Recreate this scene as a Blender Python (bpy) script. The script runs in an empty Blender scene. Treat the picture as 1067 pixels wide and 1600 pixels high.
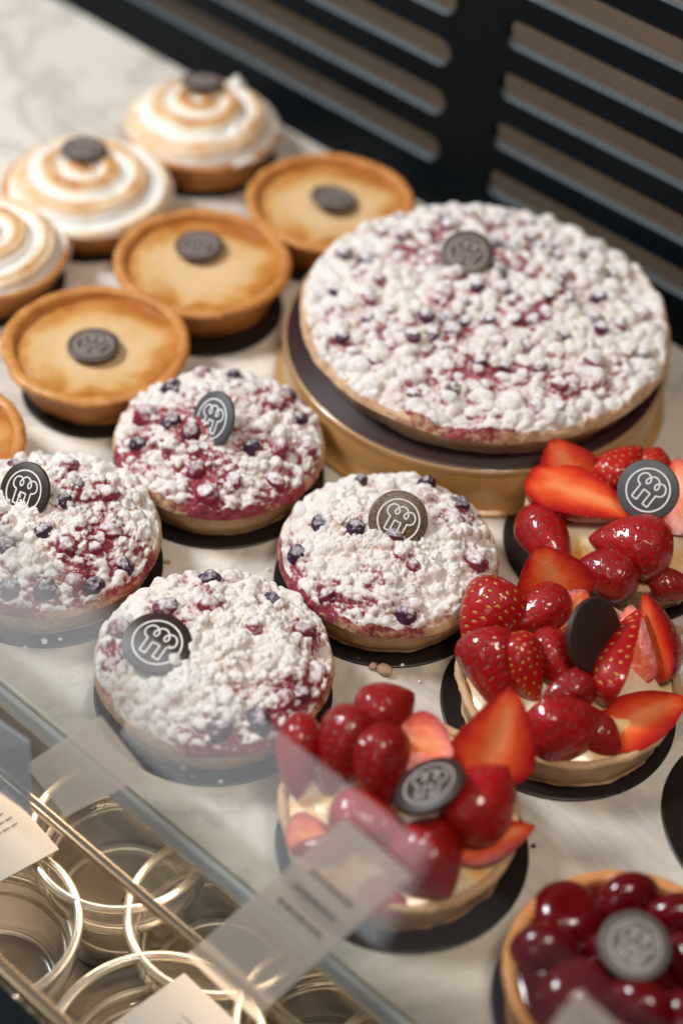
import bpy, bmesh, math, random
import numpy as np
from mathutils import Vector, Matrix

SC = bpy.context.scene
C = bpy.data.collections.new('pastry_counter'); SC.collection.children.link(C)
rng = np.random.default_rng(7); random.seed(7)
R_ = math.radians

# ------------------------------------------------------------------ camera
PITCH, ROLL, FPX, H = R_(44.371), R_(4.953), 2850.0, 0.65
fwd = Vector((0, math.cos(PITCH), -math.sin(PITCH)))
u0 = Vector((0, math.sin(PITCH), math.cos(PITCH))); x0 = Vector((1, 0, 0))
CX = x0*math.cos(ROLL) + u0*math.sin(ROLL)
CU = u0*math.cos(ROLL) - x0*math.sin(ROLL)
cd = bpy.data.cameras.new('camera'); cam = bpy.data.objects.new('camera', cd); C.objects.link(cam)
M = Matrix((CX, CU, -fwd)).transposed().to_4x4(); M.translation = (0, 0, H); cam.matrix_world = M
cd.sensor_fit = 'VERTICAL'; cd.sensor_height = 36; cd.lens = FPX/1600*36
cd.clip_start = .01; cd.clip_end = 50
cd.dof.use_dof = True; cd.dof.focus_distance = .85; cd.dof.aperture_fstop = 3.0
SC.camera = cam
CAM = Vector((0, 0, H))

# ------------------------------------------------------------------ light
w = bpy.data.worlds.new('World'); SC.world = w; w.use_nodes = True
bg = w.node_tree.nodes['Background']; bg.inputs[0].default_value = (.62, .72, .9, 1); bg.inputs[1].default_value = .05
def area(name, loc, aim, sx, sy, power, col):
    l = bpy.data.lights.new(name, 'AREA'); l.shape = 'RECTANGLE'; l.size = sx; l.size_y = sy; l.energy = power; l.color = col
    o = bpy.data.objects.new(name, l); C.objects.link(o); o.location = loc
    o.rotation_euler = (Vector(aim)-Vector(loc)).to_track_quat('-Z', 'Y').to_euler(); return o
area('window_light', (-1.05, .95, 1.15), (0, .70, 0), .42, .34, 26, (.93, .97, 1))
area('ceiling_light', (.35, .15, 1.5), (0, .75, 0), .36, .28, 9.0, (1, .90, .80))
area('front_fill', (-.55, -.35, .75), (-.05, .55, 0), .4, .4, 1.1, (.92, .95, 1))  # added fill, lifts the cards and the front sides of the crusts
area('case_lamp', (.42, 1.02, .62), (.05, .7, 0), .5, .05, 3.2, (1, .74, .46))
def bulb(name, loc, power, r):
    l = bpy.data.lights.new(name, 'POINT'); l.energy = power; l.shadow_soft_size = r; l.color = (1, .8, .58)
    o = bpy.data.objects.new(name, l); C.objects.link(o); o.location = loc
bulb('spot_lamp', (-.25, -.1, 1.5), 5, .028); bulb('spot_lamp', (.35, -.05, 1.4), 5, .028); bulb('spot_lamp', (.05, .25, 1.5), 4, .028)
area('deck_fill', (-.10, .50, -.034), (-.22, .36, -.22), .5, .02, .55, (1, .80, .58)).rotation_euler.z += 0  # warm fill added under the marble edge to brighten the lower tier
area('wall_fill', (.12, .935, .46), (.10, 1.005, 0), 1.5, .04, 5.5, (1, .86, .74)).rotation_euler = (R_(22), 0, R_(-38.5))  # unseen lamp added between panel and wall to brighten the slots
area('pane_veil_light', (-1.27, -.08, -.46), (-.05, .45, .03), .62, .30, 1.2, (.92, .95, 1))  # unseen lamp added so the glass pane mirrors a pale veil
SC.view_settings.view_transform = 'Standard'; SC.view_settings.look = 'None'
SC.view_settings.exposure = 0.0; SC.view_settings.gamma = 1
SC.cycles.use_denoising = True
SC.cycles.max_bounces = 10; SC.cycles.transparent_max_bounces = 16; SC.cycles.caustics_reflective = False; SC.cycles.caustics_refractive = False
SC.cycles.sample_clamp_indirect = 4.0

# ------------------------------------------------------------------ geometry helpers
def at(u, v, z=0.0):
    """point at height z on the sight line of photograph pixel (u, v)"""
    d = fwd*FPX + CX*(u-533.5) - CU*(v-800)
    return CAM + d*((z-H)/d.z)
def ray(u, v): return (fwd*FPX + CX*(u-533.5) - CU*(v-800)).normalized()
def cross_plane(u, v, P, N):
    d = ray(u, v); return CAM + d*((P-CAM).dot(N)/d.dot(N))

def link(name, me, mats, parent=None, loc=None):
    o = bpy.data.objects.new(name, me); C.objects.link(o)
    for m in (mats if isinstance(mats, (list, tuple)) else [mats]):
        if m.name not in [x.name for x in me.materials if x]: me.materials.append(m)
    if parent: o.parent = parent
    if loc is not None: o.location = loc
    return o
def mesh(name, V, F, smooth=True, uv=None, attrs=None, midx=None):
    me = bpy.data.meshes.new(name); me.from_pydata([tuple(map(float, v)) for v in V], [], [tuple(map(int, f)) for f in F])
    if smooth: me.polygons.foreach_set('use_smooth', [True]*len(me.polygons))
    if uv is not None:
        l = me.uv_layers.new(name='UVMap'); li = np.empty(len(me.loops), dtype=np.int32); me.loops.foreach_get('vertex_index', li)
        l.data.foreach_set('uv', np.asarray(uv, dtype=np.float32)[li].ravel())
    for k, a in (attrs or {}).items():
        at_ = me.attributes.new(k, 'FLOAT', 'POINT'); at_.data.foreach_set('value', np.asarray(a, dtype=np.float32))
    if midx is not None: me.polygons.foreach_set('material_index', midx)
    me.update(); return me
def grid_faces(nr, nt, wrap=True, off=0):
    i = np.arange(nr-1)[:, None]; j = np.arange(nt if wrap else nt-1)[None, :]; j2 = (j+1) % nt
    a = i*nt+j; b = i*nt+j2; c = (i+1)*nt+j2; d = (i+1)*nt+j
    return (np.stack([a, b, c, d], -1).reshape(-1, 4)+off)
def vnoise(P, seed=0):
    """smooth value noise in -1..1, P (n,3)"""
    P = np.asarray(P, float)+seed*17.13; I = np.floor(P).astype(np.int64); f = P-I; f = f*f*(3-2*f); o = 0
    for dx in (0, 1):
        for dy in (0, 1):
            for dz in (0, 1):
                n = (I[:, 0]+dx)*374761393+(I[:, 1]+dy)*668265263+(I[:, 2]+dz)*2147483647+seed*1013
                n = (n ^ (n >> 13))*1274126177 & 0x7fffffff; n = (n ^ (n >> 16)) & 0xffff
                o = o+(n/32767.5-1)*(f[:, 0] if dx else 1-f[:, 0])*(f[:, 1] if dy else 1-f[:, 1])*(f[:, 2] if dz else 1-f[:, 2])
    return o
def lathe(name, prof, nt=96, wob=0.0, wfreq=60, seed=0, close=True):
    """prof: list of (r, z). wob: amplitude of surface irregularity"""
    t = np.linspace(0, 2*np.pi, nt, endpoint=False); V = []
    for r, z in prof: V.append(np.stack([r*np.cos(t), r*np.sin(t), 0*t+z], -1))
    V = np.concatenate(V)
    if wob:
        n = vnoise(V*wfreq, seed)*.6+vnoise(V*wfreq*2.7, seed+1)*.3+vnoise(V*wfreq*7, seed+2)*.18
        rad = V.copy(); rad[:, 2] = 0; L = np.linalg.norm(rad, axis=1)[:, None]+1e-9
        V = V+rad/L*(n*wob)[:, None]*np.minimum(1, L/.01); V[:, 2] += vnoise(V*wfreq*1.3, seed+5)*wob*.5*(V[:, 2] > .003)
    return mesh(name, V, grid_faces(len(prof), nt))
def smoothprof(pts, n=6):
    out = []
    P = [Vector(p) for p in pts]
    for i in range(len(P)-1):
        p0, p1, p2, p3 = P[max(i-1, 0)], P[i], P[i+1], P[min(i+2, len(P)-1)]
        for k in range(n):
            t = k/n
            out.append(.5*((2*p1)+(p2-p0)*t+(2*p0-5*p1+4*p2-p3)*t*t+(3*p1-p0-3*p2+p3)*t**3))
    out.append(P[-1]); return [tuple(q) for q in out]
def thing(name, label, cat, loc, group=None, rz=0):
    o = bpy.data.objects.new(name, None); C.objects.link(o); o.location = loc; o.rotation_euler = (0, 0, rz)
    o.empty_display_size = .02; return tag(o, label, cat, group)
def tag(o, label, cat, group=None):
    o['label'] = label; o['category'] = cat
    if group: o['group'] = group
    return o
def box_mesh(name, x0_, x1, y0, y1, z0, z1, bev=0.0):
    bm = bmesh.new(); bmesh.ops.create_cube(bm, size=1)
    for v in bm.verts: v.co = Vector(((x0_+x1)/2+v.co.x*(x1-x0_), (y0+y1)/2+v.co.y*(y1-y0), (z0+z1)/2+v.co.z*(z1-z0)))
    if bev: bmesh.ops.bevel(bm, geom=bm.edges[:], offset=bev, segments=3, affect='EDGES', profile=.5)
    me = bpy.data.meshes.new(name); bm.to_mesh(me); bm.free(); return me

# ------------------------------------------------------------------ materials
class NT:
    def __init__(s, name):
        s.m = bpy.data.materials.new(name); s.m.use_nodes = True; s.t = s.m.node_tree; s.b = s.t.nodes['Principled BSDF']
        s.out = s.t.nodes['Material Output']
    def n(s, typ, **kw):
        o = s.t.nodes.new(typ)
        for k, v in kw.items():
            if k.startswith('i_'):
                key = k[2:]; o.inputs[int(key) if key.isdigit() else key].default_value = v
            else: setattr(o, k, v)
        return o
    def l(s, a, b): s.t.links.new(a, b)
    def co(s, kind='Object', obj=None): return s.n('ShaderNodeTexCoord').outputs[kind]
    def noise(s, scale, detail=4, rough=.6, co=None, dist=0, dim='3D'):
        o = s.n('ShaderNodeTexNoise', noise_dimensions=dim); o.inputs['Scale'].default_value = scale; o.inputs['Detail'].default_value = detail
        o.inputs['Roughness'].default_value = rough; o.inputs['Distortion'].default_value = dist
        s.l(co if co is not None else s.co(), o.inputs['Vector']); return o.outputs[0]
    def ramp(s, fac, stops, interp='LINEAR'):
        o = s.n('ShaderNodeValToRGB'); o.color_ramp.interpolation = interp; e = o.color_ramp.elements
        while len(e) < len(stops): e.new(.5)
        for i, (p, c) in enumerate(stops):
            e[i].position = p; e[i].color = (*c, 1) if isinstance(c, tuple) else (c, c, c, 1)
        s.l(fac, o.inputs[0]); return o.outputs[0]
    def mix(s, fac, a, b, mode='MIX'):
        o = s.n('ShaderNodeMix', data_type='RGBA', blend_type=mode)
        for sock, v in ((o.inputs[0], fac), (o.inputs[6], a), (o.inputs[7], b)):
            if isinstance(v, bpy.types.NodeSocket): s.l(v, sock)
            elif isinstance(v, tuple): sock.default_value = (*v, 1)
            else: sock.default_value = v
        return o.outputs[2]
    def math(s, op, a, b=None, clamp=False):
        o = s.n('ShaderNodeMath', operation=op, use_clamp=clamp)
        for i, v in enumerate((a, b)):
            if v is None: continue
            if isinstance(v, bpy.types.NodeSocket): s.l(v, o.inputs[i])
            else: o.inputs[i].default_value = v
        return o.outputs[0]
    def set(s, **kw):
        for k, v in kw.items():
            k = {'col': 'Base Color', 'rough': 'Roughness', 'metal': 'Metallic', 'coat': 'Coat Weight', 'coatr': 'Coat Roughness', 'spec': 'Specular IOR Level',
                 'sss': 'Subsurface Weight', 'ssr': 'Subsurface Radius', 'sss_s': 'Subsurface Scale', 'trans': 'Transmission Weight', 'ior': 'IOR', 'alpha': 'Alpha', 'sheen': 'Sheen Weight'}[k]
            if isinstance(v, bpy.types.NodeSocket): s.l(v, s.b.inputs[k])
            elif isinstance(v, tuple) and len(v) == 3 and k == 'Base Color': s.b.inputs[k].default_value = (*v, 1)
            else: s.b.inputs[k].default_value = v
        return s
    def bump(s, h, strength=.5, dist=.001, prev=None):
        o = s.n('ShaderNodeBump'); o.inputs['Strength'].default_value = strength; o.inputs['Distance'].default_value = dist
        s.l(h, o.inputs['Height'])
        if prev is not None: s.l(prev, o.inputs['Normal'])
        return o.outputs[0]
    def nrm(s, b): s.l(b, s.b.inputs['Normal']); return s
    def attr(s, name): return s.n('ShaderNodeAttribute', attribute_name=name).outputs['Fac']
    def up(s):
        g = s.n('ShaderNodeNewGeometry'); x = s.n('ShaderNodeSeparateXYZ'); s.l(g.outputs['Normal'], x.inputs[0]); return x.outputs[2]

def m_marble():
    s = NT('marble'); c = s.co()
    a = s.noise(7, 6, .6, c, 1.2); b = s.noise(22, 5, .65, c, 2.0); cl = s.noise(3, 3, .5, c)
    base = s.ramp(cl, [(.35, (.60, .545, .47)), (.65, (.76, .715, .645))])
    v = s.ramp(a, [(.44, 0.), (.5, 1.), (.545, 0.)]); v2 = s.ramp(b, [(.47, 0.), (.5, .5), (.525, 0.)])
    col = s.mix(s.math('MULTIPLY', v, .55), base, (.36, .34, .32)); col = s.mix(s.math('MULTIPLY', v2, .35), col, (.42, .36, .28))
    return s.set(col=col, rough=.22).nrm(s.bump(s.noise(300, 2, .5, c), .03)).m
def m_crust(name, a, b, stain=False, glaze=0.0):
    s = NT(name); c = s.co(); n1 = s.noise(55, 6, .7, c); n2 = s.noise(700, 3, .7, c)
    col = s.ramp(n1, [(.3, a), (.7, b)]); col = s.mix(s.math('MULTIPLY', s.ramp(n2, [(.55, 0.), (.75, 1.)]), .35), col, tuple(x*.55 for x in a))
    if stain:
        x = s.n('ShaderNodeSeparateXYZ'); s.l(c, x.inputs[0]); z = s.math('SUBTRACT', s.math('ADD', s.math('MULTIPLY', x.outputs[2], 26), s.math('MULTIPLY', s.noise(38, 4, .6, c), 1.3)), .22)
        col = s.mix(s.math('MULTIPLY', s.ramp(z, [(.85, 0.), (1.0, 1.)]), .50), col, (.50, .16, .13))
        pw = s.ramp(s.noise(90, 5, .75, c), [(.55, 0.), (.7, .65)]); col = s.mix(pw, col, (.78, .72, .68))
    s.set(col=col, rough=.62, coat=glaze, coatr=.25)
    h = s.math('ADD', s.math('MULTIPLY', n1, .7), s.math('MULTIPLY', n2, .5))
    return s.nrm(s.bump(h, .8, .0013)).m
def m_crumble(name, amount):
    """butter crumb soaked with berry juice in places and dusted with icing sugar"""
    s = NT(name); c = s.co(); up = s.up()
    crumb = s.ramp(s.noise(150, 4, .6, c), [(.3, (.58, .32, .16)), (.7, (.80, .56, .36))])
    juice = s.ramp(s.noise(230, 3, .6, c), [(.3, (.20, .014, .03)), (.7, (.46, .085, .11))])
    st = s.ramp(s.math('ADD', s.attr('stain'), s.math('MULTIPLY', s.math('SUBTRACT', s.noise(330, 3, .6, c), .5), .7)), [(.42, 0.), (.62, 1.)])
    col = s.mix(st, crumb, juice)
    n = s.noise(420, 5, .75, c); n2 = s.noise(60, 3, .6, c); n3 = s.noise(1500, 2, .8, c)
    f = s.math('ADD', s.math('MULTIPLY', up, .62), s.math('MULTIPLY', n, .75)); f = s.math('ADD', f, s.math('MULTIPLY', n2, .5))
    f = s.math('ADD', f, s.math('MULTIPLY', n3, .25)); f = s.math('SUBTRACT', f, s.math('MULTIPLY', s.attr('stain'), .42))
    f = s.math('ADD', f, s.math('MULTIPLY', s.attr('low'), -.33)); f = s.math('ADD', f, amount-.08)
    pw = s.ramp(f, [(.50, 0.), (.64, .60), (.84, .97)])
    col = s.mix(pw, col, (.90, .85, .81))
    s.set(col=col, rough=.85, sss=.12, ssr=(.004, .002, .0015), sss_s=.35)
    h = s.math('ADD', s.math('MULTIPLY', s.noise(900, 4, .8, c), .8), s.math('MULTIPLY', n, 1.0))
    return s.nrm(s.bump(h, .9, .0011)).m
def m_berry(name, dark, red, dust):
    s = NT(name); c = s.co(); oi = s.n('ShaderNodeObjectInfo').outputs['Random']; up = s.up()
    base = s.mix(s.ramp(oi, [(.35, 0.), (.75, 1.)]), dark, red); base = s.mix(s.ramp(s.noise(1.6, 3, .6, c), [(.4, 0.), (.7, .6)]), base, (.05, .006, .03))
    n = s.noise(2.6, 5, .75, c); n2 = s.noise(.8, 3, .6, c)
    f = s.math('ADD', s.math('MULTIPLY', up, .75), s.math('ADD', s.math('MULTIPLY', n, .9), s.math('MULTIPLY', n2, .6))); f = s.math('ADD', f, s.math('MULTIPLY', oi, .25)); f = s.math('ADD', f, dust)
    pw = s.ramp(f, [(.62, 0.), (.86, .55), (1.0, .9)])
    s.set(col=s.mix(pw, base, (.84, .80, .82)), rough=s.ramp(pw, [(0, .28), (.5, .85)]))
    return s.nrm(s.bump(s.math('ADD', n, s.noise(7, 3, .7, c)), .55, .0008)).m
def m_strawberry():
    s = NT('strawberry_skin'); uv = s.co('UV'); c = s.co()
    vo = s.n('ShaderNodeTexVoronoi', voronoi_dimensions='2D', feature='F1'); vo.inputs['Scale'].default_value = 1; vo.inputs['Randomness'].default_value = .45; s.l(uv, vo.inputs['Vector'])
    d = vo.outputs['Distance']; oi = s.n('ShaderNodeObjectInfo').outputs['Random']
    red = s.mix(oi, (.22, .0012, .005), (.46, .006, .005)); red = s.mix(s.ramp(s.noise(2.2, 3, .5, c), [(.4, 0.), (.7, .7)]), red, (.24, .003, .006))
    seedc = s.mix(s.ramp(oi, [(.4, 0.), (.6, 1.)], 'CONSTANT'), (.16, .03, .015), (.60, .28, .06))
    seed = s.ramp(d, [(.12, 1.), (.17, 0.)]); col = s.mix(seed, red, seedc)
    pit = s.ramp(d, [(.0, .7), (.10, .6), (.14, .35), (.30, 1.)])
    s.set(col=col, rough=.45, spec=.2, coat=.75, coatr=.09, sss=.0)
    b0 = s.bump(pit, .5, .0011); b = s.bump(s.noise(14, 4, .7, c), .5, .0010, b0)
    s.nrm(b); b2 = s.bump(s.noise(4.5, 2, .5, c), .35, .0016, s.bump(pit, .35, .0008)); s.l(b2, s.b.inputs['Coat Normal']); return s.m
def m_strawcut():
    s = NT('strawberry_flesh'); c = s.co(); e = s.attr('edge')
    n = s.noise(7, 3, .6, c); f = s.math('ADD', e, s.math('MULTIPLY', s.math('SUBTRACT', n, .5), .35))
    f = s.math('ADD', f, s.math('MULTIPLY', s.math('SUBTRACT', s.noise(3, 3, .5, c), .5), .5))
    col = s.ramp(f, [(.05, (.84, .26, .10)), (.40, (.76, .10, .025)), (.72, (.55, .028, .010)), (.95, (.32, .004, .006))])
    s.set(col=col, rough=.42, spec=.2, coat=.7, coatr=.05, sss=.08, ssr=(.008, .002, .001), sss_s=.3)
    b = s.bump(s.noise(10, 4, .65, c), .35, .0012); s.nrm(b); s.l(b, s.b.inputs['Coat Normal']); return s.m
def m_choc(name, col, spark=.0, rough=.45):
    s = NT(name); c = s.co(); n = s.noise(42, 1, .5, c)
    k = s.mix(s.ramp(s.noise(9, 3, .6, c), [(.3, 0.), (.8, .5)]), col, tuple(x*.5 for x in col))
    if spark: k = s.mix(s.math('MULTIPLY', s.ramp(n, [(.60, 0.), (.66, 1.)]), spark), k, (.75, .50, .25))
    return s.set(col=k, rough=rough).nrm(s.bump(s.noise(30, 2, .6, c), .25, .0004)).m
def m_filling():
    s = NT('baked_custard'); c = s.co(); x = s.n('ShaderNodeVectorMath', operation='LENGTH'); xy = s.n('ShaderNodeVectorMath', operation='MULTIPLY'); xy.inputs[1].default_value = (1, 1, 0)
    s.l(c, xy.inputs[0]); s.l(xy.outputs[0], x.inputs[0])
    r = s.math('ADD', s.math('MULTIPLY', x.outputs['Value'], 21), s.math('MULTIPLY', s.math('SUBTRACT', s.noise(26, 4, .55, c, .8), .5), 1.15))
    col = s.ramp(r, [(.36, (.70, .48, .26)), (.60, (.66, .40, .17)), (.76, (.54, .24, .06)), (.98, (.38, .12, .02))])
    col = s.mix(s.math('MULTIPLY', s.ramp(s.noise(55, 5, .6, c, 1.5), [(.5, 0.), (.62, 1.)]), .2), col, (.50, .26, .09))
    return s.set(col=col, rough=.3, coat=.35, coatr=.15).nrm(s.bump(s.noise(60, 4, .6, c), .2, .002)).m
def m_meringue():
    s = NT('meringue'); c = s.co(); f = s.math('ADD', s.attr('ridge'), s.math('MULTIPLY', s.math('SUBTRACT', s.noise(55, 4, .6, c), .5), .9))
    col = s.ramp(f, [(.34, (.83, .80, .76)), (.62, (.78, .60, .40)), (.92, (.62, .34, .13)), (1., (.45, .19, .06))])
    return s.set(col=col, rough=.5, sss=.15, ssr=(.006, .004, .003), sss_s=.4).nrm(s.bump(s.noise(260, 4, .6, c), .2, .0008)).m
def m_custard():
    s = NT('custard_cream'); c = s.co()
    col = s.ramp(s.noise(48, 3, .5, c), [(.40, (.82, .72, .54)), (.56, (.80, .56, .26)), (.68, (.74, .36, .07))])
    return s.set(col=col, rough=.3, coat=.6, coatr=.08, sss=.2, ssr=(.006, .004, .002), sss_s=.4).nrm(s.bump(s.noise(90, 3, .5, c), .3, .002)).m
def simple(name, col, rough=.5, metal=0, bumpsc=0, bs=.2, **kw):
    s = NT(name); s.set(col=col, rough=rough, metal=metal, **kw)
    if bumpsc:
        c = s.co(); n = s.noise(bumpsc, 4, .6, c); s.set(col=s.mix(s.ramp(n, [(.3, 0.), (.75, .5)]), col, tuple(x*.6 for x in col))); s.nrm(s.bump(n, bs, .001))
    return s.m
def m_thin(name, tint, haze, hazecol, ior=1.45, text=None, rough=.02, refl=.045):
    """thin sheet of glass or acetate: fresnel reflection over see-through, plus a milky part"""
    s = NT(name); t = s.t
    tr = s.n('ShaderNodeBsdfTransparent'); tr.inputs[0].default_value = (*tint, 1)
    gl = s.n('ShaderNodeBsdfGlossy'); gl.inputs['Roughness'].default_value = rough
    lw = s.n('ShaderNodeLayerWeight'); lw.inputs[0].default_value = .5; sch = s.math('ADD', s.math('MULTIPLY', s.math('POWER', lw.outputs['Facing'], 2.2 if refl > .1 else 4.0), .9), refl)
    m1 = s.n('ShaderNodeMixShader'); s.l(sch, m1.inputs[0]); s.l(tr.outputs[0], m1.inputs[1]); s.l(gl.outputs[0], m1.inputs[2])
    df = s.n('ShaderNodeBsdfDiffuse'); df.inputs[0].default_value = (*hazecol, 1)
    tl = s.n('ShaderNodeBsdfTranslucent'); tl.inputs[0].default_value = (*hazecol, 1)
    ad = s.n('ShaderNodeMixShader'); ad.inputs[0].default_value = .5; s.l(df.outputs[0], ad.inputs[1]); s.l(tl.outputs[0], ad.inputs[2])
    m2 = s.n('ShaderNodeMixShader'); s.l(m1.outputs[0], m2.inputs[1]); s.l(ad.outputs[0], m2.inputs[2])
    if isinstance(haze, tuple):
        n = s.noise(haze[1], 4, .6, s.co(), 1.5); x = s.n('ShaderNodeSeparateXYZ'); s.l(s.co(), x.inputs[0]); g = s.ramp(s.math('ADD', s.math('MULTIPLY', x.outputs[0], 3.5), .45), [(.0, 1.), (.7, .08)])  # milky noise fading along x, paints reflected haze onto the pane
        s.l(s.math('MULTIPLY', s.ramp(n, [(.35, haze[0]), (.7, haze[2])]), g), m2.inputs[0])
    else: m2.inputs[0].default_value = haze
    s.l(m2.outputs[0], s.out.inputs[0]); return s.m
def m_glass(name, col=(1, 1, 1), rough=.0):
    s = NT(name); s.set(col=col, rough=rough, trans=1.0, ior=1.45); return s.m

MAT = dict(
    marble=m_marble(), crust=m_crust('short_pastry', (.46, .26, .12), (.70, .48, .28), stain=True), crust_plain=m_crust('pale_pastry', (.50, .29, .14), (.66, .44, .25)),
    crust_gold=m_crust('golden_pastry', (.40, .125, .018), (.72, .34, .085), glaze=.35), crust_red=m_crust('glazed_pastry', (.55, .19, .04), (.68, .32, .10), glaze=.5),
    crumble=m_crumble('sugared_crumble', .05), crumble_b=m_crumble('dense_sugared_crumble', .09),
    berry=m_berry('sugared_dark_berry', (.035, .004, .035), (.26, .012, .035), -.72), berry_b=m_berry('well_sugared_berry', (.06, .006, .05), (.30, .03, .06), -.45),
    straw=m_strawberry(), flesh=m_strawcut(), choc=m_choc('dark_chocolate', (.035, .017, .012)), choc_grey=m_choc('bloomed_chocolate', (.085, .085, .095), rough=.5),
    choc_milk=m_choc('greyish_chocolate', (.10, .068, .055)), choc_gold=m_choc('shimmering_chocolate', (.085, .055, .035), .75, .35),
    print=simple('white_print', (.80, .80, .80), .5), print_dim=simple('pale_print', (.42, .38, .36), .5),
    filling=m_filling(), meringue=m_meringue(), custard=m_custard(),
    board=simple('black_card', (.014, .009, .008), .36, bumpsc=120, bs=.03, spec=.3), brownboard=simple('chocolate_card', (.035, .011, .012), .5, spec=.2),
    gold=simple('gold_card', (.52, .29, .10), .35, .08, coat=.6, coatr=.06), clear=m_thin('clear_plastic', (.95, .93, .9), .16, (.7, .65, .6)),
    black=simple('black_metal', (.004, .0065, .0085), .5, bumpsc=60, bs=.02, spec=.08), slot=simple('painted_cool_sheen', (.055, .07, .08), .45), wall=simple('brown_plaster', (.25, .195, .145), .7, bumpsc=30, bs=.1),
    cherry=simple('glazed_cherry', (.10, .002, .004), .22, spec=.2, coat=.6, coatr=.04), jelly=simple('cherry_jelly', (.07, .003, .005), .1, coat=1.0, coatr=.04),
    deck=simple('bronze_deck', (.15, .12, .09), .35, .3, bumpsc=20, bs=.1), rail=simple('brass_rail', (.80, .60, .38), .2, .9),
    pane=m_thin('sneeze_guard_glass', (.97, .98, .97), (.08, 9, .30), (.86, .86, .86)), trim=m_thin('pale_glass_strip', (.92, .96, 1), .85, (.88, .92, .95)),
    acetate=m_thin('card_reflection', (.94, .90, .86), .46, (.97, .91, .84), rough=.1), paper=simple('ivory_card', (.26, .24, .22), .6), bluecard=m_thin('pale_blue_acetate', (.9, .94, 1), .7, (.86, .92, .97)),  # the first of these imitates card reflections seen in the glass
    ring=m_thin('moulded_glass', (.9, .85, .75), .12, (.9, .78, .6), rough=.32, refl=.30),
    ink=simple('grey_ink', (.11, .10, .09), .7), jar=m_thin('jar_glass', (.96, .94, .90), .04, (.8, .74, .66), rough=.07, refl=.16), cream=simple('coffee_cream', (.11, .085, .06), .35, coat=.4),
    crumb=m_crust('loose_crumb', (.60, .36, .20), (.75, .55, .38)), white=simple('loose_sugar', (.8, .77, .74), .8),
)

# ------------------------------------------------------------------ setting: counter, panel, lower tier
ANG = R_(-38.5); D = Vector((math.cos(ANG), math.sin(ANG), 0)); N = Vector((-math.sin(ANG), math.cos(ANG), 0))   # along the case, towards its back
BACK = at(175, 70, 0); FRONT = at(420, 1408, 0)
depth = (BACK-FRONT).dot(N)
base = thing('x', 'x', 'x', (0, 0, 0)); bpy.data.objects.remove(base)
def framed(name, me, mat, P=FRONT, parent=None):
    """mesh in case coordinates: x along the case, y towards the back, origin P"""
    o = link(name, me, mat, parent); o.location = P if not parent else (0, 0, 0)
    if not parent: o.rotation_euler = (0, 0, ANG)
    return o
o = framed('marble_counter', box_mesh('marble_counter', -1.2, 1.1, 0, depth+.03, -.022, 0, .0015), MAT['marble']); o['kind'] = 'structure'
o = framed('lower_deck', box_mesh('lower_deck', -1.2, 1.1, -.42, depth, -.150, -.130), MAT['deck']); o['kind'] = 'structure'
o = framed('back_wall', box_mesh('back_wall', -1.4, 1.2, depth+.15, depth+.17, -.1, .9), MAT['wall']); o['kind'] = 'structure'

def slotted_panel():
    """one thick plate with rows of round-ended slots, cut left and right of a plain mullion"""
    def sz(u, v):
        p = cross_plane(u, v, BACK, N); return (p-BACK).dot(D), p.z
    s_r = sz(752, 160)[0]; s_l = sz(679, 130)[0]
    z3 = sz(731, 232)[1]; z2 = sz(749, 160)[1]; per = z2-z3
    rows = [z3-per*2, z3-per, z3, z2, z2+per, z2+2*per, z2+3*per, z2+4*per, z2+5*per]
    cu = bpy.data.curves.new('panel', 'CURVE'); cu.dimensions = '2D'; cu.fill_mode = 'BOTH'; cu.extrude = .0018; cu.bevel_depth = .0014; cu.bevel_resolution = 2
    def poly(pts):
        sp = cu.splines.new('POLY'); sp.points.add(len(pts)-1); sp.use_cyclic_u = True
        for p, (x, y) in zip(sp.points, pts): p.co = (x, y, 0, 1)
    poly([(-.95, 0), (1.3, 0), (1.3, .78), (-.95, .78)])
    h = per*.56
    for z in rows:
        if z < .006: continue
        for a, b in ((s_r, s_r+.8), (s_l-.7, s_l)):
            r = h/2; pts = []
            for k in range(13): t = -math.pi/2+math.pi*k/12; pts.append((b-r+r*math.cos(t), z+r+r*math.sin(t)))
            for k in range(13): t = math.pi/2+math.pi*k/12; pts.append((a+r+r*math.cos(t), z+r+r*math.sin(t)))
            poly(pts)
    tmp = bpy.data.objects.new('tmp', cu); C.objects.link(tmp); dg = bpy.context.evaluated_depsgraph_get(); dg.update()
    me = bpy.data.meshes.new_from_object(tmp.evaluated_get(dg)); bpy.data.objects.remove(tmp)
    me.transform(Matrix.Rotation(math.pi/2, 4, 'X')); me.name = 'plate'; me.update()
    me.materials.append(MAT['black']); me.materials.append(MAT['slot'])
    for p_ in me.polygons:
        if p_.normal.z > .6 and .004 < p_.center.z < .7: p_.material_index = 1  # up-facing slot lips coloured lighter, a painted reflection of cool light
    root = thing('vent_panel', 'black metal vent panel with rows of long round-ended slots behind the pastries', 'vent panel', BACK+N*.016, rz=ANG)
    link('slotted_plate', me, MAT['black'], root)
    for (u, v) in ((483, 62), (733, 50), (690, 335)):
        s, z = sz(u, v); link('screw', lathe('screw', [(0, -.0082), (.0035, -.008), (.004, -.0068), (.004, -.0055)], 20), MAT['black'], root, (s, 0, z))
    for o in root.children:
        if o.name.startswith('screw'): o.rotation_euler = (-math.pi/2*-1, 0, 0)
    return s_l, s_r, per, z3
slotted_panel()

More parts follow.
